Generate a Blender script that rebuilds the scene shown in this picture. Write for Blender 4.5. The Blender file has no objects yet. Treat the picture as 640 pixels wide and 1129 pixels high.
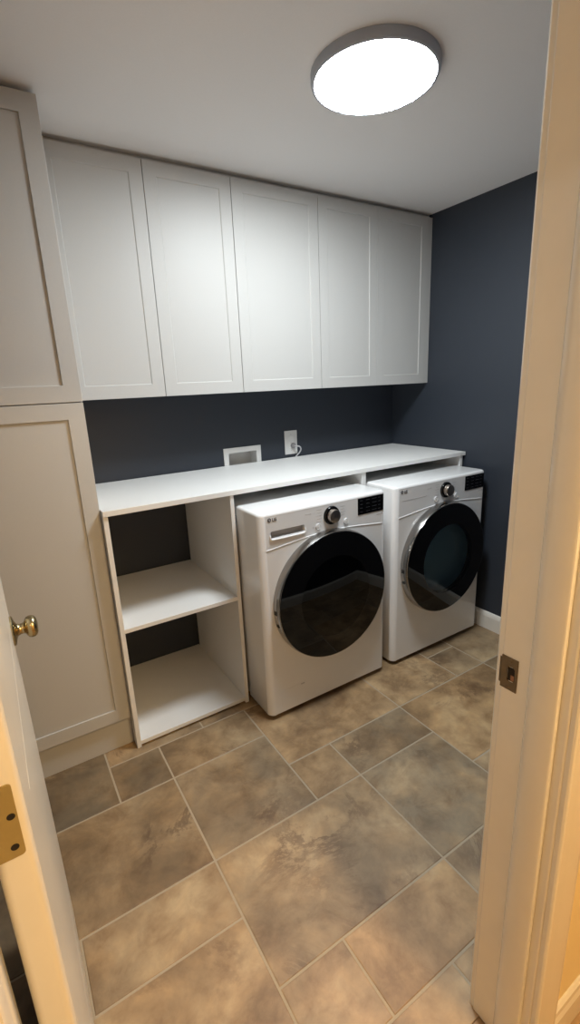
import bpy, bmesh, math, random
from mathutils import Vector, Matrix
PI = math.pi
SC = bpy.context.scene
COL = SC.collection

# ------------------------------------------------------------------ materials
def new_mat(name):
    m = bpy.data.materials.new(name); m.use_nodes = True
    nt = m.node_tree
    return m, nt, nt.nodes['Principled BSDF']

def paint(name, col, rough=.45, metal=0., bump=.0, scale=60., var=.03, coat=0., spec=.5):
    """painted / moulded surface with a faint procedural variation"""
    m, nt, b = new_mat(name)
    tc = nt.nodes.new('ShaderNodeTexCoord')
    nz = nt.nodes.new('ShaderNodeTexNoise'); nz.inputs['Scale'].default_value = scale; nz.inputs['Detail'].default_value = 4
    nt.links.new(tc.outputs['Object'], nz.inputs['Vector'])
    rp = nt.nodes.new('ShaderNodeMix'); rp.data_type = 'RGBA'
    rp.inputs[6].default_value = (*[c*(1-var) for c in col], 1)
    rp.inputs[7].default_value = (*[min(1, c*(1+var)) for c in col], 1)
    nt.links.new(nz.outputs['Fac'], rp.inputs[0]); nt.links.new(rp.outputs[2], b.inputs['Base Color'])
    b.inputs['Roughness'].default_value = rough; b.inputs['Metallic'].default_value = metal
    b.inputs['Specular IOR Level'].default_value = spec
    b.inputs['Coat Weight'].default_value = coat; b.inputs['Coat Roughness'].default_value = .08
    if bump:
        bp = nt.nodes.new('ShaderNodeBump'); bp.inputs['Strength'].default_value = bump; bp.inputs['Distance'].default_value = .002
        nt.links.new(nz.outputs['Fac'], bp.inputs['Height']); nt.links.new(bp.outputs['Normal'], b.inputs['Normal'])
    return m

def emit(name, col, s):
    m, nt, b = new_mat(name)
    b.inputs['Base Color'].default_value = (.9, .9, .9, 1)
    b.inputs['Emission Color'].default_value = (*col, 1); b.inputs['Emission Strength'].default_value = s
    return m

def tinted_glass(name, tint, refl=.5, rough=.02):
    m, nt, b = new_mat(name)
    nt.nodes.remove(b)
    out = nt.nodes['Material Output']
    tr = nt.nodes.new('ShaderNodeBsdfTransparent'); tr.inputs['Color'].default_value = (*tint, 1)
    gl = nt.nodes.new('ShaderNodeBsdfGlossy'); gl.inputs['Roughness'].default_value = rough
    fr = nt.nodes.new('ShaderNodeFresnel'); fr.inputs['IOR'].default_value = 1.45
    mx = nt.nodes.new('ShaderNodeMixShader')
    nt.links.new(fr.outputs[0], mx.inputs[0]); nt.links.new(tr.outputs[0], mx.inputs[1]); nt.links.new(gl.outputs[0], mx.inputs[2])
    nt.links.new(mx.outputs[0], out.inputs['Surface'])
    return m

def tile_mat():
    m, nt, b = new_mat('stone_look_tile')
    N = nt.nodes.new; L = nt.links.new
    tc = N('ShaderNodeTexCoord'); geo = N('ShaderNodeNewGeometry')
    # every tile gets its own piece of the pattern
    cmb = N('ShaderNodeCombineXYZ')
    mul = N('ShaderNodeMath'); mul.operation = 'MULTIPLY'; mul.inputs[1].default_value = 37.
    L(geo.outputs['Random Per Island'], mul.inputs[0])
    for i in range(3): L(mul.outputs[0], cmb.inputs[i])
    add = N('ShaderNodeVectorMath'); add.operation = 'ADD'
    L(tc.outputs['Object'], add.inputs[0]); L(cmb.outputs[0], add.inputs[1])
    def noise(scale, detail, rough, dist=0.):
        n = N('ShaderNodeTexNoise'); n.inputs['Scale'].default_value = scale; n.inputs['Detail'].default_value = detail
        n.inputs['Roughness'].default_value = rough; n.inputs['Distortion'].default_value = dist
        L(add.outputs[0], n.inputs['Vector']); return n
    def ramp(src, stops):
        r = N('ShaderNodeValToRGB'); e = r.color_ramp.elements
        while len(e) < len(stops): e.new(.5)
        for k, (p, c) in enumerate(stops): e[k].position = p; e[k].color = (*c, 1)
        L(src, r.inputs[0]); return r
    n1 = noise(3.4, 8, .60, .25)
    base = ramp(n1.outputs['Fac'], [(.30, (.165, .105, .058)), (.43, (.265, .178, .098)), (.54, (.40, .278, .158)), (.68, (.54, .41, .255))])
    n2 = noise(4.2, 6, .6, .35)
    grey = ramp(n2.outputs['Fac'], [(.40, (0, 0, 0)), (.60, (1, 1, 1))])
    mg = N('ShaderNodeMix'); mg.data_type = 'RGBA'; mg.inputs[7].default_value = (.265, .212, .145, 1)
    at = N('ShaderNodeAttribute'); at.attribute_name = 'tile_tone'
    sep = N('ShaderNodeSeparateColor'); L(at.outputs['Color'], sep.inputs[0])
    k = N('ShaderNodeMath'); k.operation = 'MULTIPLY'
    kk = N('ShaderNodeMath'); kk.operation = 'MULTIPLY_ADD'; kk.inputs[1].default_value = .9; kk.inputs[2].default_value = .12
    L(sep.outputs[1], kk.inputs[0]); L(kk.outputs[0], k.inputs[1])
    L(grey.outputs[0], k.inputs[0]); L(k.outputs[0], mg.inputs[0]); L(base.outputs[0], mg.inputs[6])
    # dark rusty veins: narrow bands of a distorted noise, broken up by a second one
    n3 = noise(2.4, 8, .72, .9)
    vein = ramp(n3.outputs['Fac'], [(.46, (0, 0, 0)), (.495, (1, 1, 1)), (.515, (1, 1, 1)), (.56, (0, 0, 0))])
    n4 = noise(2.6, 3, .5)
    brk = ramp(n4.outputs['Fac'], [(.54, (0, 0, 0)), (.66, (1, 1, 1))])
    mv = N('ShaderNodeMath'); mv.operation = 'MULTIPLY'; L(vein.outputs[0], mv.inputs[0]); L(brk.outputs[0], mv.inputs[1])
    mv2 = N('ShaderNodeMath'); mv2.operation = 'MULTIPLY'; mv2.inputs[1].default_value = .55; L(mv.outputs[0], mv2.inputs[0])
    mc = N('ShaderNodeMix'); mc.data_type = 'RGBA'; mc.inputs[7].default_value = (.10, .055, .033, 1)
    L(mv2.outputs[0], mc.inputs[0]); L(mg.outputs[2], mc.inputs[6])
    # cloudy finer mottling over the broad pattern
    n5 = noise(11., 7, .62, .4)
    clo = ramp(n5.outputs['Fac'], [(.30, (.66, .60, .54)), (.50, (.98, .98, .97)), (.70, (1.22, 1.20, 1.14))])
    mm = N('ShaderNodeMix'); mm.data_type = 'RGBA'; mm.blend_type = 'MULTIPLY'; mm.inputs[0].default_value = .85
    L(mg.outputs[2], mm.inputs[6]); L(clo.outputs[0], mm.inputs[7]); L(mm.outputs[2], mc.inputs[6])
    # tile to tile tone
    hs = N('ShaderNodeHueSaturation'); hs.inputs['Saturation'].default_value = 1.0
    mr = N('ShaderNodeMath'); mr.operation = 'MULTIPLY'; mr.inputs[1].default_value = 2.
    L(sep.outputs[0], mr.inputs[0]); L(mr.outputs[0], hs.inputs['Value'])
    mw_ = N('ShaderNodeMix'); mw_.data_type = 'RGBA'; mw_.blend_type = 'MULTIPLY'; mw_.inputs[7].default_value = (1.06, .95, .80, 1)
    L(sep.outputs[2], mw_.inputs[0]); L(mc.outputs[2], mw_.inputs[6]); L(mw_.outputs[2], hs.inputs['Color'])
    L(hs.outputs[0], b.inputs['Base Color'])
    rr = N('ShaderNodeMapRange'); rr.inputs[3].default_value = .42; rr.inputs[4].default_value = .62
    L(n2.outputs['Fac'], rr.inputs[0]); L(rr.outputs[0], b.inputs['Roughness'])
    bp = N('ShaderNodeBump'); bp.inputs['Strength'].default_value = .25; bp.inputs['Distance'].default_value = .004
    L(n1.outputs['Fac'], bp.inputs['Height']); L(bp.outputs['Normal'], b.inputs['Normal'])
    return m

def reflection_haze_glass(name, tint, haze, amount):
    m, nt, b = new_mat(name)
    b.inputs['Base Color'].default_value = (*haze, 1); b.inputs['Roughness'].default_value = .12
    tr = nt.nodes.new('ShaderNodeBsdfTransparent'); tr.inputs['Color'].default_value = (*tint, 1)
    mx = nt.nodes.new('ShaderNodeMixShader'); mx.inputs[0].default_value = amount
    nt.links.new(tr.outputs[0], mx.inputs[1]); nt.links.new(b.outputs[0], mx.inputs[2])
    nt.links.new(mx.outputs[0], nt.nodes['Material Output'].inputs['Surface'])
    return m

M = dict(
    bowl=reflection_haze_glass('glass_bowl_reflection_haze', (.80, .90, .94), (.50, .72, .80), .5),  # pale teal mixed into the glass in place of its blue-white reflection
    cab=paint('cabinet_paint', (.535, .53, .515), .5, bump=.03, scale=180),
    white=paint('white_melamine', (.82, .815, .80), .42, scale=90, var=.015),
    ceil=paint('ceiling_paint', (.91, .90, .90), .9, bump=.08, scale=220),
    navy=paint('navy_wall_paint', (.031, .038, .052), .48, bump=.1, scale=260, var=.06),
    trim=paint('gloss_trim_paint', (.80, .775, .72), .16, bump=.03, scale=25, coat=.4),
    doorp=paint('door_paint', (.78, .745, .67), .30, scale=25, coat=.15),
    hall=paint('hall_wall_paint', (.84, .70, .42), .75, bump=.06, scale=200),
    hfloor=paint('hall_floor', (.42, .28, .16), .6, bump=.1, scale=30, var=.2),
    enamel=paint('appliance_enamel', (.86, .86, .86), .22, scale=12, var=.01, coat=.3),
    console=paint('appliance_console', (.82, .825, .835), .28, scale=12, var=.01, coat=.2),
    grey=paint('grey_plastic', (.28, .275, .28), .45),
    dimgrey=paint('dim_grey_print', (.055, .055, .06), .4),
    ink=paint('logo_print', (.13, .13, .14), .45),
    lgrey=paint('light_grey_print', (.52, .52, .54), .5),
    mark=paint('pale_grey_print', (.60, .60, .62), .5),
    dark=paint('dark_rubber', (.02, .02, .02), .7),
    black=paint('black_gloss_glass', (.003, .003, .0035), .03, var=.0, spec=.42),
    chrome=paint('satin_chrome', (.38, .37, .36), .22, metal=1.),
    steel=paint('drum_steel', (.66, .82, .90), .5, metal=.1),
    steel_dark=paint('tub_steel', (.22, .21, .21), .4, metal=.6),
    knobm=paint('brushed_dial', (.48, .42, .37), .3, metal=1.),
    brass=paint('antique_brass', (.42, .34, .19), .26, metal=1., scale=30, var=.15),
    hinge=paint('painted_brass_hinge', (.36, .27, .10), .55, metal=.3, scale=60, var=.15),
    bronze=paint('bronze_strike', (.16, .12, .075), .42, metal=.75, scale=80, var=.2),
    hole=paint('dark_hole', (.012, .008, .005), .9),
    wood=paint('raw_wood', (.26, .13, .08), .8, scale=40, var=.3),
    grout=paint('grout', (.44, .36, .26), .9, bump=.2, scale=200, var=.08),
    tile=tile_mat(),
    lens=emit('lamp_diffuser', (.91, .975, 1.), 92.),
    hlens=emit('hall_lamp_diffuser', (1., .70, .36), 165.),
    rim=paint('lamp_rim', (.40, .42, .47), .45),
    win=tinted_glass('clear_tinted_glass', (.90, .95, .97)),
    windark=tinted_glass('smoked_glass', (.05, .045, .042)),
    plate=paint('outlet_plastic', (.74, .74, .73), .35),
)

# ------------------------------------------------------------------ mesh helpers
def link(name, bm, mats, parent=None, smooth=None, loc=None):
    """bmesh (world coordinates) -> ONE object; children keep the parent's world place"""
    me = bpy.data.meshes.new(name)
    bmesh.ops.recalc_face_normals(bm, faces=bm.faces)
    if smooth:
        for f in bm.faces: f.smooth = True
        for e in bm.edges:
            if len(e.link_faces) == 2 and e.calc_face_angle(0) > math.radians(smooth): e.smooth = False
    if loc is not None: bmesh.ops.translate(bm, verts=bm.verts, vec=-Vector(loc))
    elif parent is not None: bmesh.ops.translate(bm, verts=bm.verts, vec=-world_loc(parent))
    bm.to_mesh(me); bm.free()
    if not isinstance(mats, (list, tuple)): mats = [mats]
    for m in mats: me.materials.append(m)
    o = bpy.data.objects.new(name, me); COL.objects.link(o)
    if parent is not None:
        o.parent = parent
    if loc is not None: o.location = loc
    return o

def world_loc(o):
    v = Vector(o.location); p = o.parent
    while p: v = v + Vector(p.location); p = p.parent
    return v

def thing(name, label, cat, loc=(0, 0, 0), group=None):
    o = bpy.data.objects.new(name, None); COL.objects.link(o); o.location = loc
    o.empty_display_size = .1
    o['label'] = label; o['category'] = cat
    if group: o['group'] = group
    return o

def tag(o, label, cat, group=None):
    o['label'] = label; o['category'] = cat
    if group: o['group'] = group
    return o

def struct(name, bm, mats, parent=None, smooth=None, label=None):
    o = link(name, bm, mats, parent, smooth)
    if parent is None: o['kind'] = 'structure'
    if label: o['label'] = label; o['category'] = name.split('_')[0]
    return o

def box(bm, x0, x1, y0, y1, z0, z1, bev=0., seg=2):
    t = bmesh.new()
    bmesh.ops.create_cube(t, size=1.)
    for v in t.verts:
        v.co = Vector(((x0+x1)/2 + v.co.x*(x1-x0), (y0+y1)/2 + v.co.y*(y1-y0), (z0+z1)/2 + v.co.z*(z1-z0)))
    if bev: bmesh.ops.bevel(t, geom=list(t.edges), offset=bev, segments=seg, profile=.5, affect='EDGES')
    merge(bm, t); return bm

def merge(bm, t, mat=None):
    vm = [bm.verts.new(v.co) for v in t.verts]
    for i, v in enumerate(t.verts): v.index = i
    for f in t.faces:
        try:
            g = bm.faces.new([vm[v.index] for v in f.verts]); g.material_index = f.material_index if mat is None else mat
        except ValueError: pass
    t.free()

def nbox(*a, **k): return box(bmesh.new(), *a, **k)

def plate(outline, holes, y0, y1, axis='y', bev=0.):
    """flat plate from 2-D outline with holes; in-plane coords (a,b); extends y0..y1 along axis"""
    bm = bmesh.new()
    def P(a, b, d):
        return Vector((a, d, b)) if axis == 'y' else (Vector((a, b, d)) if axis == 'z' else Vector((d, a, b)))
    edges = []
    for lp in [outline] + holes:
        vs = [bm.verts.new(P(a, b, y0)) for a, b in lp]
        for i in range(len(vs)): edges.append(bm.edges.new((vs[i], vs[(i+1) % len(vs)])))
    bmesh.ops.triangle_fill(bm, use_beauty=True, edges=edges)
    bmesh.ops.dissolve_limit(bm, angle_limit=.001, verts=bm.verts, edges=bm.edges, use_dissolve_boundaries=False) if not holes else None
    faces = list(bm.faces)
    r = bmesh.ops.extrude_face_region(bm, geom=faces)
    vs = [g for g in r['geom'] if isinstance(g, bmesh.types.BMVert)]
    d = {'y': Vector((0, y1-y0, 0)), 'z': Vector((0, 0, y1-y0)), 'x': Vector((y1-y0, 0, 0))}[axis]
    bmesh.ops.translate(bm, verts=vs, vec=d)
    return bm

def circ(cx, cz, r, n=64): return [(cx + r*math.cos(2*PI*i/n), cz + r*math.sin(2*PI*i/n)) for i in range(n)]

def rrect(x0, x1, z0, z1, r, n=5):
    pts = []
    for cx, cz, a0 in ((x1-r, z1-r, 0), (x0+r, z1-r, PI/2), (x0+r, z0+r, PI), (x1-r, z0+r, 3*PI/2)):
        for i in range(n+1):
            a = a0 + PI/2*i/n; pts.append((cx + r*math.cos(a), cz + r*math.sin(a)))
    return pts

def lathe(bm, prof, origin, axis='y', n=64, caps=False):
    """prof: list of (radius, offset along axis)."""
    ox, oy, oz = origin; rings = []
    for r, h in prof:
        ring = []
        if r < 1e-6:
            p = {'y': (ox, oy+h, oz), 'z': (ox, oy, oz+h), 'x': (ox+h, oy, oz)}[axis]
            rings.append([bm.verts.new(p)]); continue
        for i in range(n):
            a = 2*PI*i/n; c, s = r*math.cos(a), r*math.sin(a)
            p = {'y': (ox+c, oy+h, oz+s), 'z': (ox+c, oy+s, oz+h), 'x': (ox+h, oy+c, oz+s)}[axis]
            ring.append(bm.verts.new(p))
        rings.append(ring)
    for A, B in zip(rings, rings[1:]):
        for i in range(n):
            j = (i+1) % n
            if len(A) == 1 and len(B) == 1: break
            if len(A) == 1: bm.faces.new((A[0], B[i], B[j]))
            elif len(B) == 1: bm.faces.new((A[i], A[j], B[0]))
            else: bm.faces.new((A[i], A[j], B[j], B[i]))
    return bm

def tube(bm, pts, r, n=10):
    pts = [Vector(p) for p in pts]; rings = []; up = Vector((0, 0, 1))
    for i, p in enumerate(pts):
        t = (pts[min(i+1, len(pts)-1)] - pts[max(i-1, 0)]).normalized()
        a = t.cross(up)
        if a.length < .05: a = t.cross(Vector((0, 1, 0)))
        a.normalize(); b = t.cross(a).normalized()
        rings.append([bm.verts.new(p + r*(a*math.cos(2*PI*k/n) + b*math.sin(2*PI*k/n))) for k in range(n)])
    for A, B in zip(rings, rings[1:]):
        for k in range(n): bm.faces.new((A[k], A[(k+1) % n], B[(k+1) % n], B[k]))
    bm.faces.new(rings[0]); bm.faces.new(rings[-1]); return bm

def smoothpts(P, n=8):
    P = [Vector(p) for p in P]; Q = [P[0]] + P + [P[-1]]; out = []
    for i in range(1, len(Q)-2):
        for k in range(n):
            t = k/n; a, b, c, d = Q[i-1], Q[i], Q[i+1], Q[i+2]
            out.append(.5*((2*b) + (c-a)*t + (2*a-5*b+4*c-d)*t*t + (3*b-a-3*c+d)*t**3))
    out.append(P[-1]); return out

def extrude_profile(bm, prof, p0, p1, ax_a, ax_b):
    """closed 2-D profile (a,b) swept straight from p0 to p1; ax_a/ax_b are world directions"""
    A, B = Vector(ax_a), Vector(ax_b); p0, p1 = Vector(p0), Vector(p1)
    r0 = [bm.verts.new(p0 + A*a + B*b) for a, b in prof]; r1 = [bm.verts.new(p1 + A*a + B*b) for a, b in prof]
    n = len(prof)
    for i in range(n): bm.faces.new((r0[i], r0[(i+1) % n], r1[(i+1) % n], r1[i]))
    bm.faces.new(r0); bm.faces.new(r1); return bm

def text_mesh(txt, size, origin, depth=.0006, xdir=(1, 0, 0), zdir=(0, 0, 1), bold=0.):
    """lettering as mesh lying in the plane spanned by xdir,zdir; origin = lower left"""
    cu = bpy.data.curves.new('lettering', 'FONT'); cu.body = txt; cu.size = size; cu.extrude = depth; cu.offset = bold
    o = bpy.data.objects.new('lettering', cu); COL.objects.link(o)
    dg = bpy.context.evaluated_depsgraph_get(); dg.update()
    me = bpy.data.meshes.new_from_object(o.evaluated_get(dg))
    bm = bmesh.new(); bm.from_mesh(me)
    bpy.data.objects.remove(o); bpy.data.meshes.remove(me)
    X, Z = Vector(xdir), Vector(zdir); Y = X.cross(Z); og = Vector(origin)
    for v in bm.verts: v.co = og + X*v.co.x + Z*v.co.y - Y*v.co.z
    return bm

# ------------------------------------------------------------------ key dimensions (metres)
H = 2.399            # ceiling
XL, XR = -2.67, 0.   # side walls of the laundry room
YF, YH = -1.966, -2.10   # front wall: room face, hall face
DX0, DX1 = -2.445, -1.61  # door opening (jamb faces)
TX, TD = -2.066, .579     # tall cabinet right side, depth
CH, CD = 1.0624, .614     # counter top height, depth
SX0, SX1 = -2.0652, -1.5237
UD, UZ = .309, 1.4636     # wall cabinets
G8 = .2062

# ------------------------------------------------------------------ floor of tiles
def build_floor():
    k0, k1, j0, j1 = -3, 12, -5, 8
    X = lambda k: -2.193 + .2062*k
    Y = lambda j: -.6545 - .2037*j
    T = [(0,0,1,1),(1,0,2,1),(1,1,2,2),(3,2,1,1),(4,2,2,1),(-2,1,3,2),(-1,3,2,1),(-2,4,3,2),(1,3,3,2),(4,3,2,2),(2,5,2,1),
         (1,5,1,1),(4,5,2,2),(6,2,3,2),(8,1,1,1),(6,0,2,2),(3,0,3,2),(-2,-1,2,2),(9,2,2,1),(9,3,2,2),(9,0,2,2),(6,4,1,1),(6,5,2,2),(7,4,2,1),
         (0,-2,2,2),(2,-1,2,1),(1,6,2,1),(-1,6,2,2)]
    occ = set(); tiles = []
    def put(k, j, w, h):
        tiles.append((k, j, w, h)); occ.update((a, b) for a in range(k, k+w) for b in range(j, j+h))
    for t in T:
        cells = [(a, b) for a in range(t[0], t[0]+t[2]) for b in range(t[1], t[1]+t[3])]
        if not any(c in occ for c in cells): put(*t)
    rnd = random.Random(5)
    for j in range(j0, j1):
        for k in range(k0, k1):
            if (k, j) in occ: continue
            opts = [(3, 2), (2, 2), (2, 1), (1, 1)]; rnd.shuffle(opts)
            for w, h in opts:
                if all((a, b) not in occ and a < k1 and b < j1 for a in range(k, k+w) for b in range(j, j+h)):
                    put(k, j, w, h); break
            else: put(k, j, 1, 1)
    tone = {(-2,-1):(.62,.8,.1),(0,0):(.72,.6,.2),(1,0):(.90,.3,.35),(1,1):(.98,.55,.25),(3,2):(1.08,.1,.4),(4,2):(.92,.6,.2),(3,0):(1.15,.1,.5),
            (6,0):(1.1,.2,.5),(6,2):(1.08,.0,.8),(4,3):(.98,.85,.1),(1,3):(.98,.5,.25),(2,5):(1.10,.1,.75),(1,5):(1.12,.45,.35),(4,5):(1.02,.7,.1),
            (-2,1):(.80,.25,.3),(-1,3):(.92,.35,.2),(-2,4):(.98,.2,.4),(9,2):(.8,.6,.1),(8,1):(.95,.3,.2),(9,0):(1.,.4,.3),(9,3):(.85,.3,.4)}
    bm = bmesh.new(); g = .0032; cl = bm.loops.layers.float_color.new('tile_tone'); done = 0
    xa, xb, ya, yb = XL, XR, YF-.02, 0.
    for k, j, w, h in tiles:
        x0, x1 = max(X(k)+g, xa), min(X(k+w)-g, xb); y1, y0 = min(Y(j)-g, yb), max(Y(j+h)+g, ya)
        if x1-x0 < .01 or y1-y0 < .01: continue
        t = nbox(x0, x1, y0, y1, -.012, 0)
        top = [e for e in t.edges if all(abs(v.co.z) < 1e-6 for v in e.verts)]
        bmesh.ops.bevel(t, geom=top, offset=.0022, segments=2, profile=.5, affect='EDGES')
        merge(bm, t, 0); bm.faces.ensure_lookup_table()
        tv, tg, tw = tone.get((k, j), (rnd.uniform(.85, 1.08), rnd.uniform(.1, .7), rnd.uniform(.1, .5)))
        for f in bm.faces[done:]:
            for lp in f.loops: lp[cl] = (tv/2, tg, tw, 1)
        done = len(bm.faces)
    t = nbox(xa, xb, ya, yb, -.06, -.0016); merge(bm, t, 1)
    struct('floor', bm, [M['tile'], M['grout']])
build_floor()
struct('floor_hall', nbox(-4.2, 1.2, -4.0, YF-.02, -.06, -.004), M['hfloor'])

# ------------------------------------------------------------------ room shell
WB = (-1.285, -1.049, .975, 1.158)      # recessed washer box opening
m_ = .022
bm = plate([(XL-.1, 0-.06), (XR+.1, -.06), (XR+.1, H+.05), (XL-.1, H+.05)], [[(WB[0]+m_, WB[2]+m_), (WB[1]-m_, WB[2]+m_), (WB[1]-m_, WB[3]-m_), (WB[0]+m_, WB[3]-m_)]], 0, .1)
struct('wall_back', bm, M['navy'])
struct('wall_right', nbox(XR, XR+.1, YH, 0, -.06, H+.05), M['navy'])
struct('wall_left', nbox(XL-.1, XL, YH, 0, -.06, H+.05), M['navy'])
struct('ceiling', nbox(-4.2, 1.2, -4.0, .1, H, H+.1), M['ceil'])
DT = 2.05
def front_wall(y0, y1, name, mat):
    o = [(-4.2, -.06), (DX0-.02, -.06), (DX0-.02, DT+.02), (DX1+.02, DT+.02), (DX1+.02, -.06), (1.2, -.06), (1.2, H+.02), (-4.2, H+.02)]
    struct(name, plate(o, [], y0, y1), mat)
front_wall(YH, -2.03, 'wall_hall_side', M['hall'])
o = [(XL-.1, -.06), (DX0-.02, -.06), (DX0-.02, DT+.02), (DX1+.02, DT+.02), (DX1+.02, -.06), (XR+.1, -.06), (XR+.1, H+.02), (XL-.1, H+.02)]
struct('wall_front', plate(o, [], -2.03, YF), M['navy'])
struct('wall_hall_far', nbox(-3.8, .9, -3.6, -3.5, -.06, H+.1), M['hall'])
struct('wall_hall_left', nbox(-3.8, -3.7, -3.6, YH, -.06, H+.1), M['hall'])
struct('wall_hall_right', nbox(.8, .9, -3.6, YH, -.06, H+.1), M['hall'])

BP = [(0, 0), (.014, 0), (.014, .082), (.011, .094), (.006, .104), (0, .108)]    # baseboard profile (out, up)
bm = bmesh.new(); extrude_profile(bm, BP, (XR, -.10, 0), (XR, YF, 0), (-1, 0, 0), (0, 0, 1)); struct('baseboard_right', bm, M['trim'])
bm = bmesh.new(); extrude_profile(bm, BP, (DX1+.084, YF, 0), (XR-.014, YF, 0), (0, 1, 0), (0, 0, 1)); struct('baseboard_front', bm, M['trim'])
bm = bmesh.new(); extrude_profile(bm, BP, (XL, -.62, 0), (XL, YF, 0), (1, 0, 0), (0, 0, 1)); struct('baseboard_left', bm, M['trim'])
BPH = [(0, 0), (.014, 0), (.014, .074), (.010, .086), (.009, .098), (.004, .104), (0, .104)]
bm = bmesh.new(); extrude_profile(bm, BPH, (DX1+.084, YH, 0), (.8, YH, 0), (0, -1, 0), (0, 0, 1)); struct('baseboard_hall', bm, M['trim'])

# door frame: right jamb, left jamb, head, each with its stop
def jamb_piece(x, side):
    """side=+1: the jamb at the right of the opening (face looks to -x)"""
    r = .004; xi = x; xo = x + side*.02
    prof = [(xo, YF), (xi+side*r, YF), (xi+side*.0012, YF-.0012), (xi, YF-r), (xi, YH+r), (xi+side*.0012, YH+.0012), (xi+side*r, YH), (xo, YH)]
    bm = bmesh.new(); extrude_profile(bm, prof, (0, 0, 0), (0, 0, DT+.02), (1, 0, 0), (0, 1, 0))
    return bm
def stop_piece(x, side):
    xi = x - side*.011
    prof = [(x, -2.022), (xi+side*.008, -2.0235), (xi+side*.003, -2.029), (xi, -2.039), (xi, -2.078), (xi+side*.002, -2.081), (x, -2.082)]
    bm = bmesh.new(); extrude_profile(bm, prof, (0, 0, 0), (0, 0, DT), (1, 0, 0), (0, 1, 0)); return bm
tr = struct('trim_1', jamb_piece(DX1, 1), M['trim'])
link('door_stop', stop_piece(DX1, 1), M['trim'], tr, smooth=40)
# strike plate with lip curling around the room-side corner
SZ0, SZ1 = .912, .980
t = plate([(YF-.035, SZ0), (YF-.002, SZ0), (YF-.002, SZ1), (YF-.035, SZ1)][::1], [rrect(YF-.030, YF-.014, .930, .962, .006)], DX1-.0018, DX1+.0006, axis='x')
lip = bmesh.new()
pts = []
for i in range(9):
    a = PI/2*i/8
    pts.append((DX1+.0006+.007-.0088*math.cos(a) , YF-.002+.0075*math.sin(a)))
inner = [(p[0]+.0016, p[1]-.0016) for p in pts]
extrude_profile(lip, pts + inner[::-1], (0, 0, SZ0+.008), (0, 0, SZ1-.008), (1, 0, 0), (0, 1, 0))
merge(t, lip)
sp = link('strike_plate', t, M['bronze'], tr); sp['label'] = 'dark bronze strike plate on the jamb'
t = nbox(DX1-.0008, DX1+.003, YF-.029, YF-.015, .932, .960)
link('latch_hole', t, M['hole'], sp)
for z in (.918, .973):
    t = bmesh.new(); lathe(t, [(0, -.0026), (.003, -.0024), (.0042, -.0016)], (DX1, YF-.019, z), 'x', 16)
    link('screw', t, M['bronze'], sp)
t = nbox(DX1-.0012, DX1+.004, YF-.029, YF-.0215, .933, .945, bev=.001); link('latch_recess_wood', t, M['wood'], sp)
tr2 = struct('trim_2', jamb_piece(DX0, -1), M['trim'])
link('door_stop', stop_piece(DX0, -1), M['trim'], tr2, smooth=40)
bm = nbox(DX0, DX1, YH, YF, DT, DT+.02, bev=.002); box(bm, DX0, DX1, -2.082, -2.022, DT-.011, DT, bev=.002)
struct('trim_3', bm, M['trim'])
# casings: profile (across width, thickness)
CP = [(0, 0), (0, .008), (.002, .0115), (.006, .0135), (.030, .0145), (.066, .0165), (.075, .016), (.0795, .012), (.080, 0)]
def casing(name, x, sgn, yw, ydir):
    bm = bmesh.new(); extrude_profile(bm, CP, (x, yw, 0), (x, yw, DT+.083), (sgn, 0, 0), (0, ydir, 0)); return struct(name, bm, M['trim'])
casing('trim_4', DX1+.003, 1, YH, -1); casing('trim_5', DX0-.003, -1, YH, -1)
casing('trim_6', DX1+.003, 1, YF, 1); casing('trim_7', DX0-.003, -1, YF, 1)
bm = bmesh.new(); extrude_profile(bm, CP, (DX0-.003, YH, DT+.003), (DX1+.003, YH, DT+.003), (0, 0, 1), (0, -1, 0)); struct('trim_8', bm, M['trim'])
bm = bmesh.new(); extrude_profile(bm, CP, (DX0-.003, YF, DT+.003), (DX1+.003, YF, DT+.003), (0, 0, 1), (0, 1, 0)); struct('trim_9', bm, M['trim'])

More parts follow.
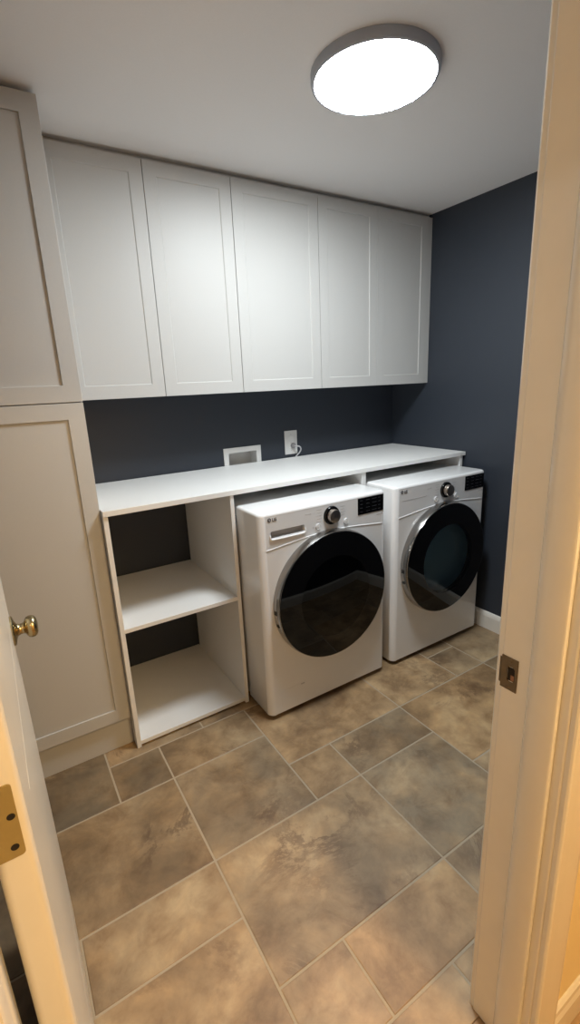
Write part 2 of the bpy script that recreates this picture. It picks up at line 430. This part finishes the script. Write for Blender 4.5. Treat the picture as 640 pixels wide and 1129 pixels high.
# ------------------------------------------------------------------ open door, seen on its hinge edge
def build_door():
    W, TH = .80, .035
    xn = -2.397
    # slab with two sunk panels on the visible face
    a0, a1 = YF-.006, YF-.006+W
    face = plate([(a0+.009, .019), (a1-.009, .019), (a1-.009, DT-.013), (a0+.009, DT-.013)],
                 [[(a0+.12, .25), (a1-.12, .25), (a1-.12, .86), (a0+.12, .86)], [(a0+.12, 1.02), (a1-.12, 1.02), (a1-.12, 1.92), (a0+.12, 1.92)]],
                 xn+.0002, xn-.007, axis='x')
    d = bmesh.new()                    # slab with eased vertical edges
    q = .009; pr = [(xn-TH, a0+q), (xn-TH, a1-q)]
    for ccx, ccy, g0 in ((xn-TH+q, a1-q, PI), (xn-q, a1-q, PI/2), (xn-q, a0+q, 0), (xn-TH+q, a0+q, -PI/2)):
        for i in range(7):
            g = g0 - PI/2*i/6; pr.append((ccx+q*math.cos(g), ccy+q*math.sin(g)))
    pr = pr[2:]
    ys_ = [p for p in pr]
    lo = [d.verts.new((min(px, xn-.0068) if a0+q+.001 < py < a1-q-.001 else px, py, .010)) for px, py in ys_]
    hi = [d.verts.new((v.co.x, v.co.y, DT-.004)) for v in lo]
    for i in range(len(lo)): d.faces.new((lo[i], lo[(i+1) % len(lo)], hi[(i+1) % len(lo)], hi[i]))
    d.faces.new(lo); d.faces.new(hi)
    merge(d, face)
    root = struct('door_1', d, M['doorp'], smooth=30)
    for z0, z1 in ((.28, .83), (1.05, 1.89)): link('raised_panel', nbox(xn-.008, xn-.0035, a0+.15, a1-.15, z0, z1, bev=.002), M['doorp'], root)
    # hinge leaves let into the edge
    for zc in (1.092, .23, 1.83):
        hl = plate(rrect(xn-.0335, xn-.0075, zc-.0425, zc+.0425, .004), [], a0-.0016, a0+.0004)
        h = link('hinge_leaf', hl, M['hinge'], root); h['label'] = 'brass hinge leaf on the door edge'
        for dx, dz in ((-.013, .006), (-.0255, .030), (-.0155, -.030)):
            t = bmesh.new()
            lathe(t, [(0, -.0020), (.0036, -.0019), (.0040, -.0014)], (xn+dx, a0, zc+dz), 'y', 20)
            link('screw_hole', t, M['hole'], h)
        kn = bmesh.new()
        for i in range(5): lathe(kn, [(0, -.0085), (.0052, -.0085), (.0052, .0085), (0, .0085)], (xn-TH-.004, a0+.003, zc-.036+.018*i), 'z', 16)
        link('hinge_knuckle', kn, M['hinge'], h, smooth=40)
    # brass knob on the visible face
    ky, kz = -1.225, .957
    prof = [(.0, .0), (.035, .0), (.036, .003), (.034, .006), (.022, .009), (.0155, .012), (.0125, .018), (.0125, .024), (.0145, .028),
            (.019, .030), (.0245, .034), (.0265, .040), (.0262, .046), (.0235, .051), (.017, .0545), (.008, .0558), (0, .056)]
    k = lathe(bmesh.new(), prof, (xn, ky, kz), 'x', 48)
    o = link('door_knob', k, M['brass'], root, smooth=50); o['label'] = 'antique brass knob on the open door'
    k = lathe(bmesh.new(), [(r, -h-TH) for r, h in prof], (xn, ky, kz), 'x', 32)
    link('door_knob', k, M['brass'], root, smooth=50)
    # the leaf stands a hair past square
    root.data.transform(Matrix.Translation((xn, a0, 0)).inverted()); root.location = (xn, a0, 0)
    for c in root.children:
        c.location = c.location - Vector((xn, a0, 0))
        # children vertices are in world coords with parent at origin
    root.rotation_euler = (0, 0, math.radians(.5))
    return root
door = build_door()
bm = nbox(DX0-.0008, DX0+.0012, YF-.034, YF-.004, 1.04, 1.13, bev=.0004)
o = link('hinge_leaf', bm, M['hinge'], tr2)

# ------------------------------------------------------------------ cabinet doors
def shaker(x0, x1, z0, z1, yf, th=.019, st=.0575, rec=.0065, sl=.0):
    """frame-and-panel door; yf = front plane (towards -y)"""
    bm = plate([(x0, z0), (x1, z0), (x1, z1), (x0, z1)], [[(x0+st, z0+st), (x1-st, z0+st), (x1-st, z1-st), (x0+st, z1-st)]], yf, yf+th)
    bmesh.ops.dissolve_limit(bm, angle_limit=.001, verts=bm.verts, edges=bm.edges)
    es = [e for e in bm.edges if all(abs(v.co.y-yf) < 1e-6 for v in e.verts) and len(e.link_faces) == 2 and e.calc_face_angle(0) > 1.]
    bmesh.ops.bevel(bm, geom=es, offset=max(.0012, sl), segments=1 if sl else 2, profile=.5, affect='EDGES') if not sl else None
    if sl:
        inner = [e for e in es if all(x0+st-1e-4 < v.co.x < x1-st+1e-4 and z0+st-1e-4 < v.co.z < z1-st+1e-4 for v in e.verts)]
        bmesh.ops.bevel(bm, geom=inner, offset=sl, segments=1, profile=.5, affect='EDGES')
    box(bm, x0+st-.004, x1-st+.004, yf+rec, yf+th-.003, z0+st-.004, z1-st+.004)
    return bm

# tall cabinet
tall = thing('tall_cabinet', 'tall pale shaker cabinet against the left wall, from floor to ceiling', 'cabinet', (TX-.30, 0, 0))
ZT = H-.016
bm = nbox(XL+.004, TX, -TD+.0215, -.002, .138, ZT)
link('cabinet_body', bm, M['cab'], tall)
bm = nbox(XL+.004, TX-.001, -TD+.020, -.02, .0, .138, bev=.001)
link('plinth', bm, M['cab'], tall)
o = link('door', shaker(XL+.008, TX-.001, 1.4635, ZT-.001, -TD), M['cab'], tall); o['label'] = 'upper door of the tall cabinet'
o = link('door', shaker(XL+.008, TX-.001, .1405, 1.4600, -TD), M['cab'], tall); o['label'] = 'lower door of the tall cabinet'

# wall cabinets
ut = H-.020
edges = [TX+.003, -1.6745, -1.2871, -.8178, -.0333]
labs = ['leftmost white wall cabinet, next to the tall cabinet', 'second white wall cabinet from the left, above the shelf unit and outlet box',
        'middle wider single-door white wall cabinet above the washing machine', 'double-door white wall cabinet in the right corner above the dryer']
for i in range(4):
    a, b = edges[i], edges[i+1]
    c = thing('wall_cabinet', labs[i], 'cabinet', ((a+b)/2, 0, UZ), 'white wall cabinets above the counter')
    link('cabinet_body', nbox(a+.0006, b-.0006, -UD+.0215, -.001, UZ+.002, ut), M['cab'], c)
    g = .0015
    if i < 3: link('door', shaker(a+g, b-g, UZ, ut-.001, -UD, rec=.0034, sl=.0042), M['cab'], c)
    else:
        mid = (a+b)/2
        link('door', shaker(a+g, mid-.0006, UZ, ut-.001, -UD, rec=.0034, sl=.0042), M['cab'], c)
        link('door', shaker(mid+.0006, b-g, UZ, ut-.001, -UD, rec=.0034, sl=.0042), M['cab'], c)
        o = link('filler_strip', nbox(b+.0004, XR-.001, -UD+.004, -.002, UZ, ut, bev=.0008), M['cab'], c)
bm = nbox(TX+.002, XR-.001, -UD+.030, -.002, ut+.0002, H-.0005)
tag(link('scribe_rail', bm, M['cab']), 'thin recessed rail closing the gap between wall cabinets and ceiling', 'rail')

# ------------------------------------------------------------------ open shelf unit
p = .018
su = thing('open_shelf_unit', 'white open two-bay shelf unit under the counter beside the tall cabinet', 'shelf unit', ((SX0+SX1)/2, 0, 0))
ctb = CH-.022
link('side_panel', nbox(SX0, SX0+p, -CD+.001, -.018, 0, ctb-.0005, bev=.0008), M['white'], su)
link('side_panel', nbox(SX1-p, SX1, -CD+.001, -.018, 0, ctb-.0005, bev=.0008), M['white'], su)
link('shelf', nbox(SX0+p, SX1-p, -CD+.002, -.006, .546, .564, bev=.0008), M['white'], su)
link('shelf', nbox(SX0+p, SX1-p, -CD+.002, -.006, .012, .030, bev=.0008), M['white'], su)
bm = nbox(SX0-.0006, XR-.004, -CD-.006, -.010, ctb, CH, bev=.0012)
tag(link('countertop', bm, M['white']), 'long white laminate countertop over the shelf unit and both machines', 'countertop')
bm = nbox(-.799, -.773, -CD+.001, -.012, 0, ctb-.0005, bev=.0008)
tag(link('support_panel', bm, M['white']), 'white upright panel holding the counter between washing machine and dryer', 'panel', 'upright panels under the counter')
bm = nbox(-.040, -.020, -CD+.001, -.012, 0, ctb-.0005, bev=.0008)
tag(link('support_panel', bm, M['white']), 'white upright panel holding the counter end at the right wall', 'panel', 'upright panels under the counter')

# ------------------------------------------------------------------ washing machine and dryer
def machine(kind, x0, label, cat, W=.6985, yf=-.805):
    x1 = x0+W; cx = (x0+x1)/2; R = .030; zt = .985; yb = -.075; ys = -.600
    t = thing(kind, label, cat, (cx, (yf+yb)/2, 0))
    # --- front shell: rounded vertical corners, top cap, open where the front panels sit
    def outline(ins):
        a, b, f, k = x0+ins, x1-ins, yf+ins, ys; r = R
        pts = [(a, k)]
        for i in range(9):
            g = PI + PI/2*i/8; pts.append((a+r+r*math.cos(g), f+r+r*math.sin(g)))
        n_left = len(pts)-1
        for i in range(9):
            g = 1.5*PI + PI/2*i/8; pts.append((b-r+r*math.cos(g), f+r+r*math.sin(g)))
        pts.append((b, k)); return pts, n_left
    bm = bmesh.new(); rings = []; zf = zt-.013
    for z, ins in ((.020, .004), (.026, 0), (zf, 0), (zt-.008, .0012), (zt-.0035, .004), (zt-.001, .0078), (zt, .012)):
        pts, nl = outline(ins); rings.append([bm.verts.new((px, py, z)) for px, py in pts])
    for q, (A, B) in enumerate(zip(rings, rings[1:])):
        for i in range(len(A)-1):
            if i == nl and q < 2: continue
            bm.faces.new((A[i], A[i+1], B[i+1], B[i]))
    bm.faces.new(rings[-1])
    link('front_housing', bm, M['enamel'], t, smooth=35)
    # --- rear cabinet, slightly lower and narrower
    bm = nbox(x0+.005, x1-.005, ys+.0005, yb, .028, zt-.007, bev=.004)
    bmesh.ops.delete(bm, geom=[f for f in bm.faces if all(abs(v.co.y-(ys+.0005)) < .0045 for v in f.verts)], context='FACES')
    link('rear_cabinet', bm, M['enamel'], t, smooth=35)
    # --- front panels meeting on a shallow arc
    a, b = x0+R, x1-R
    def seam(x):
        u = (x-cx)/(W/2); return .824 + .026*max(0., math.cos(u*PI/2*1.02))**1.3
    N_ = 40; arc = [(a+(b-a)*i/N_, seam(a+(b-a)*i/N_)) for i in range(N_+1)]
    dc = (cx, .5535); r_o = .285
    low = [(a, .0262), (b, .0262)] + [(x, z-.0001) for x, z in arc[::-1]]
    bm = plate(low, [circ(cx, .5535, .262, 72)], yf, yf+.012)
    link('front_panel', bm, M['enamel'], t)
    holes = []
    if kind == 'washing_machine':
        dr = (x0+.052, x0+.224, .874, .905); holes = [rrect(*dr, .008)]
    up = [(x, z+.0001) for x, z in arc] + [(b, zf), (a, zf)]
    con = link('control_console', plate(up, holes, yf+.0004, yf+.012), M['console'], t)
    bm = bmesh.new()
    ex = [(x0+.012, yf+.011, seam(a))]
    tube(bm, ex + [(x, yf+.0005, z) for x, z in arc] + [(x1-.012, yf+.011, seam(b))], .0026, 8)
    link('seam_ridge', bm, M['enamel'], t, smooth=50)
    # --- feet, dark plinth gap
    bm = nbox(x0+.03, x1-.03, yf+.03, yb-.01, .012, .03)
    link('base_pan', bm, M['dark'], t)
    for fx in (x0+.06, x1-.06):
        for fy in (yf+.07, yb-.06):
            f = lathe(bmesh.new(), [(0, 0), (.022, 0), (.022, .006), (.012, .010), (.012, .028), (0, .028)], (fx, fy, .0), 'z', 20)
            link('foot', f, M['dark'], t, smooth=40)
    # --- drum behind the opening
    drum = lathe(bmesh.new(), [(.262, yf+.012), (.262, yf+.03), (.250, yf+.05), (.250, yf+.40), (.23, yf+.43), (.10, yf+.445), (0, yf+.445)], (cx, 0, .5535), 'y', 64)
    sm = M['steel'] if kind == 'dryer' else M['steel_dark']
    d = link('drum', drum, sm, t, smooth=40)
    for k in range(3):
        an = math.radians(100 + 120*k)
        bm = bmesh.new(); r0, r1 = .25, .20
        vs = []
        for yy in (yf+.09, yf+.38):
            for rr, da in ((r0, -.16), (r1, -.04), (r1, .04), (r0, .16)):
                vs.append(bm.verts.new((cx+rr*math.cos(an+da), yy, .5535+rr*math.sin(an+da))))
        for i in range(3): bm.faces.new((vs[i], vs[i+1], vs[i+5], vs[i+4]))
        bm.faces.new(vs[0:4]); bm.faces.new(vs[4:8])
        link('drum_baffle', bm, sm, d)
    # --- door: chrome rim, black dome, window
    dt = thing_child('door', t, (cx, yf, .5535))
    o3 = (cx, yf, .5535)
    rim = lathe(bmesh.new(), [(.285, .002), (.3015, .001), (.3055, -.004), (.3060, -.020), (.3045, -.034), (.3025, -.043), (.3005, -.0465), (.2985, -.0465), (.2965, -.044), (.295, -.035)], o3, 'y', 96)
    link('door_rim', rim, M['chrome'], dt, smooth=50)
    wr = .192
    gz = lambda r: -.0480 - .0145*(1-(r/.299)**2)
    rs = [.2985, .2965, .292, .28, .265, .25, .23, .21, wr]
    dome = [(rs[0], -.044)] + [(r, gz(r)) for r in rs[1:]] + [(wr-.004, gz(wr)+.005), (wr-.006, -.030), (wr+.006, -.010), (.24, .002), (.285, .002)]
    link('door_surround', lathe(bmesh.new(), dome, o3, 'y', 96), M['black'], dt, smooth=35)
    rs = [wr-.0005] + [wr*k/6 for k in range(5, -1, -1)]
    win = lathe(bmesh.new(), [(r, gz(r)+.0006) for r in rs], o3, 'y', 96)
    link('door_window', win, M['win'] if kind == 'dryer' else M['windark'], dt, smooth=60)
    bowl = lathe(bmesh.new(), [(.188, -.030), (.184, -.005), (.172, .022), (.150, .034), (0, .040)], o3, 'y', 64)
    link('door_bowl', bowl, M['bowl'] if kind == 'dryer' else M['windark'], dt, smooth=60)
    for zz in (.545, .485):
        hz = zz-.5535; hx = cx - math.sqrt(.3055**2-hz*hz)
        link('hinge_notch', nbox(hx-.0012, hx+.003, yf-.030, yf-.012, zz-.010, zz+.010, bev=.001), M['dark'], dt)
    # --- dial
    kx, kz = (x0+.366, .921)
    b_ = lathe(bmesh.new(), [(0, 0), (.0415, 0), (.0425, -.004), (.0405, -.010), (.036, -.013), (.030, -.013), (0, -.013)], (kx, yf, kz), 'y', 48)
    kb = link('dial_ring', b_, M['black'], con, smooth=40)
    b_ = lathe(bmesh.new(), [(.0305, -.010), (.0300, -.030), (.0285, -.0335), (.0255, -.035), (0, -.0345)], (kx, yf, kz), 'y', 48)
    link('dial', b_, M['knobm'], con, smooth=40)
    for bx, bz in ((kx-.073, kz-.040), (kx+.084, kz-.044)):
        b_ = lathe(bmesh.new(), [(.0135, .001), (.0135, -.003), (.0118, -.0045), (.0105, -.003), (.009, -.0036), (0, -.0042)], (bx, yf, bz), 'y', 32)
        pb = link('push_button', b_, M['enamel'], con, smooth=40)
        link('button_ring', lathe(bmesh.new(), [(.0134, .001), (.0134, -.0012), (.0152, -.0012), (.0156, .001)], (bx, yf, bz), 'y', 32), M['lgrey'], con, smooth=40)
    # --- display
    q0, q1, s0, s1 = x1-.178, x1-.020, .890, .969
    pn = link('display_panel', plate(rrect(q0, q1, s0, s1, .002), [], yf-.0012, yf+.001), M['black'], con)
    for r in range(4):
        for c in range(4):
            bm = bmesh.new()
            w_ = .016+.006*((r*3+c) % 3)
            box(bm, q0+.012+.037*c, q0+.012+.037*c+w_, yf-.0016, yf-.0011, s0+.012+.018*r, s0+.0138+.018*r)
            link('display_mark', bm, M['dimgrey'], con)
    # --- emblem and lettering on the console
    lx, lz = x0+.049, .952
    em = plate(circ(lx, lz+.004, .0088, 32), [], yf-.0008, yf+.001)
    link('emblem', em, M['ink'], con)
    em = bmesh.new(); merge(em, plate(rrect(lx-.0012, lx+.0006, lz+.001, lz+.009, .0004), [], yf-.0012, yf-.0007))
    merge(em, plate(rrect(lx-.0012, lx+.0045, lz+.001, lz+.0026, .0004), [], yf-.0012, yf-.0007))
    link('emblem_mark', em, M['console'], con)
    link('lettering', text_mesh('LG', .0185, (lx+.0125, yf-.0006, lz-.0025), bold=.0005), M['ink'], con)
    tick = lambda *a: link('printed_mark', nbox(*a), M['mark'], con)
    for k, w_ in enumerate((.006, .005, .007, .006)): tick(x0+.228+.008*k, x0+.228+.008*k+w_*.9, yf-.0004, yf+.001, .945, .9485)
    for r in range(5):                                       # cycle names left and right of the dial
        w_ = (.030, .024, .032, .026, .030)[r]
        tick(kx-.050-w_, kx-.050, yf-.0004, yf+.001, kz+.036-.0135*r, kz+.0375-.0135*r)
        if r < 4: tick(kx+.052, kx+.052+w_*.9, yf-.0004, yf+.001, kz+.030-.0135*r, kz+.0315-.0135*r)
    tick(kx-.100, kx-.096, yf-.0004, yf+.001, kz-.046, kz-.036)
    bm = nbox(x1-.062, x1-.040, yf-.0004, yf+.001, .873, .8755); link('printed_mark', bm, M['lgrey'], con); bm = bmesh.new(); merge(bm, plate(circ(x1-.030, .876, .005, 20), [], yf-.0004, yf+.001))
    link('printed_symbol', bm, M['lgrey'], con)
    return t, con, x0, x1, yf, cx

def thing_child(name, parent, loc):
    """an Empty part (a door with pieces of its own)"""
    o = bpy.data.objects.new(name, None); COL.objects.link(o); o.parent = parent
    o.location = Vector(loc) - world_loc(parent); o.empty_display_size = .05
    return o

wm, con, x0, x1, yf, cx = machine('washing_machine', -1.5096, 'white front-loading washing machine with opaque black door, left of the two', 'washing machine')
# detergent drawer pocket
dr = (x0+.052, x0+.224, .874, .905)
bm = nbox(dr[0]-.002, dr[1]+.002, yf+.030, yf+.034, dr[2]-.004, dr[3]+.004)
box(bm, dr[0]-.004, dr[1]+.004, yf+.012, yf+.034, dr[2]-.006, dr[2]-.001); box(bm, dr[0]-.004, dr[1]+.004, yf+.012, yf+.034, dr[3]+.001, dr[3]+.006)
box(bm, dr[0]-.006, dr[0]-.001, yf+.012, yf+.034, dr[2]-.004, dr[3]+.004); box(bm, dr[1]+.001, dr[1]+.006, yf+.012, yf+.034, dr[2]-.004, dr[3]+.004)
pk = link('drawer_pull', bm, M['lgrey'], con); pk['label'] = 'grey recessed pull of the detergent drawer'
bm = tube(bmesh.new(), smoothpts([(dr[0]-.002, yf+.001, dr[2]+.014), (dr[0], yf-.001, dr[2]-.001), (dr[0]+.02, yf-.0015, dr[2]-.006), (dr[1]-.02, yf-.0015, dr[2]-.006), (dr[1], yf-.001, dr[2]-.001), (dr[1]+.002, yf+.001, dr[2]+.014)], 6), .0042, 8)
link('drawer_lip', bm, M['enamel'], con, smooth=50)
# drain filter cover, low left
fc = (x0+.062, x0+.205, .055, .140)
o1 = rrect(*fc, .006); i1 = rrect(fc[0]+.0016, fc[1]-.0016, fc[2]+.0016, fc[3]-.0016, .005)
f_ = link('filter_cover', plate(i1, [], yf-.0006, yf+.001), M['enamel'], wm)
link('cover_notch', plate(rrect(fc[1]-.035, fc[1]-.014, fc[3]-.010, fc[3]-.004, .002), [], yf-.001, yf), M['lgrey'], f_)
# small sticker on the left flank
st = link('rating_sticker', nbox(x0+.0030, x0+.0052, -.592, -.545, .905, .938), M['lgrey'], wm)
for k in range(3): link('sticker_print', nbox(x0+.0026, x0+.0031, -.585+.013*k, -.577+.013*k, .914, .930), M['grey'], st)

dy, con2, x0, x1, yf, cx = machine('dryer', -.7552, 'white front-loading dryer with see-through door, beside the right wall', 'dryer')
bm = nbox(x0+.052, x0+.225, yf-.0003, yf+.001, .9085, .9100)
link('console_groove', bm, M['lgrey'], con2)

# ------------------------------------------------------------------ things on the back wall
# recessed washer outlet box
ob = thing('outlet_box', 'white framed recessed plumbing box in the back wall above the counter', 'outlet box', ((WB[0]+WB[1])/2, 0, WB[2]))
fr = plate([(WB[0], WB[2]), (WB[1], WB[2]), (WB[1], WB[3]), (WB[0], WB[3])],
           [[(WB[0]+.029, WB[2]+.029), (WB[1]-.029, WB[2]+.029), (WB[1]-.029, WB[3]-.029), (WB[0]+.029, WB[3]-.029)]], -.006, -.0005)
link('frame', fr, M['plate'], ob)
a, b, c, d = WB[0]+.026, WB[1]-.026, WB[2]+.026, WB[3]-.026
bm = nbox(a, b, .074, .078, c, d)
box(bm, a, a+.002, 0, .075, c, d); box(bm, b-.002, b, 0, .075, c, d); box(bm, a, b, 0, .075, c, c+.002); box(bm, a, b, 0, .075, d-.002, d)
link('box_liner', bm, M['plate'], ob)

# outlet plate with plug and short cord
op = thing('wall_outlet', 'white outlet plate on the navy back wall above the counter', 'outlet', (-.838, 0, 1.15))
link('cover_plate', nbox(-.882, -.794, -.006, -.0003, 1.080, 1.222, bev=.002), M['plate'], op)
link('outlet_face', plate(rrect(-.855, -.821, 1.118, 1.186, .004), [], -.0072, -.005), M['white'], op)
for z in (1.103, 1.199):
    bm = bmesh.new(); lathe(bm, [(0, -.0068), (.003, -.0066), (.0036, -.0055)], (-.838, 0, z), 'y', 16)
    link('screw', bm, M['lgrey'], op)
cp = thing('plug_and_cord', 'grey round plug with short cord hanging from the wall outlet', 'plug', (-.828, -.01, 1.135))
b_ = lathe(bmesh.new(), [(0, -.0070), (.013, -.0070), (.0155, -.010), (.0150, -.020), (.010, -.030), (.006, -.033), (0, -.034)], (-.829, 0, 1.132), 'y', 28)
link('plug', b_, M['grey'], cp, smooth=40)
bm = tube(bmesh.new(), smoothpts([(-.829, -.030, 1.132), (-.822, -.044, 1.131), (-.804, -.046, 1.126), (-.789, -.036, 1.110), (-.789, -.022, 1.088), (-.801, -.013, 1.072), (-.809, -.0055, 1.050), (-.809, -.0055, .95)], 8), .0042, 10)
link('cord', bm, M['lgrey'], cp, smooth=50)

# ------------------------------------------------------------------ lamps
LX, LY, LR = -1.186, -1.128, .191
cl = thing('ceiling_light', 'round flush glowing white lamp on the laundry room ceiling', 'ceiling light', (LX, LY, H))
b_ = lathe(bmesh.new(), [(.0, -.0005), (LR+.004, -.0005), (LR+.004, -.020), (LR+.001, -.0265), (LR-.006, -.028), (LR-.008, -.026), (LR-.008, -.022)], (LX, LY, H), 'z', 96)
link('lamp_housing', b_, M['rim'], cl, smooth=40)
b_ = lathe(bmesh.new(), [(LR-.008, -.0245), (LR-.012, -.0285), (LR-.03, -.0300), (.10, -.0315), (0, -.032)], (LX, LY, H), 'z', 96)
link('diffuser', b_, M['lens'], cl, smooth=40)
hx, hy = -1.50, -2.98
hl = thing('ceiling_light', 'round warm hallway ceiling lamp behind the doorway', 'ceiling light', (hx, hy, H))
b_ = lathe(bmesh.new(), [(0, -.0005), (.15, -.0005), (.15, -.02), (.146, -.024), (.14, -.02)], (hx, hy, H), 'z', 64)
link('lamp_housing', b_, M['rim'], hl, smooth=40)
b_ = lathe(bmesh.new(), [(.14, -.021), (.12, -.045), (.08, -.06), (0, -.068)], (hx, hy, H), 'z', 64)
link('diffuser', b_, M['hlens'], hl, smooth=40)

# ------------------------------------------------------------------ world, camera
w = bpy.data.worlds.new('World'); SC.world = w; w.use_nodes = True
w.node_tree.nodes['Background'].inputs[0].default_value = (.01, .01, .012, 1)
cam = bpy.data.cameras.new('camera'); co = bpy.data.objects.new('camera', cam); COL.objects.link(co)
R_ = Vector((0.84539601, -0.53244795, -0.04248257)); U_ = Vector((0.17441527, 0.20000179, 0.96414657)); F_ = Vector((0.50486128, 0.82249527, -0.26194776))
mw = Matrix((( R_.x, U_.x, -F_.x, -2.3601), (R_.y, U_.y, -F_.y, -2.4371), (R_.z, U_.z, -F_.z, 1.4932), (0, 0, 0, 1)))
co.matrix_world = mw
cam.sensor_fit = 'VERTICAL'; cam.sensor_height = 36.; cam.lens = 519.997/1129*36.
cam.clip_start = .02
SC.camera = co
SC.view_settings.view_transform = 'Standard'; SC.view_settings.look = 'None'
SC.view_settings.gamma = 1.; SC.view_settings.use_curve_mapping = False
SC.view_settings.exposure = 0.
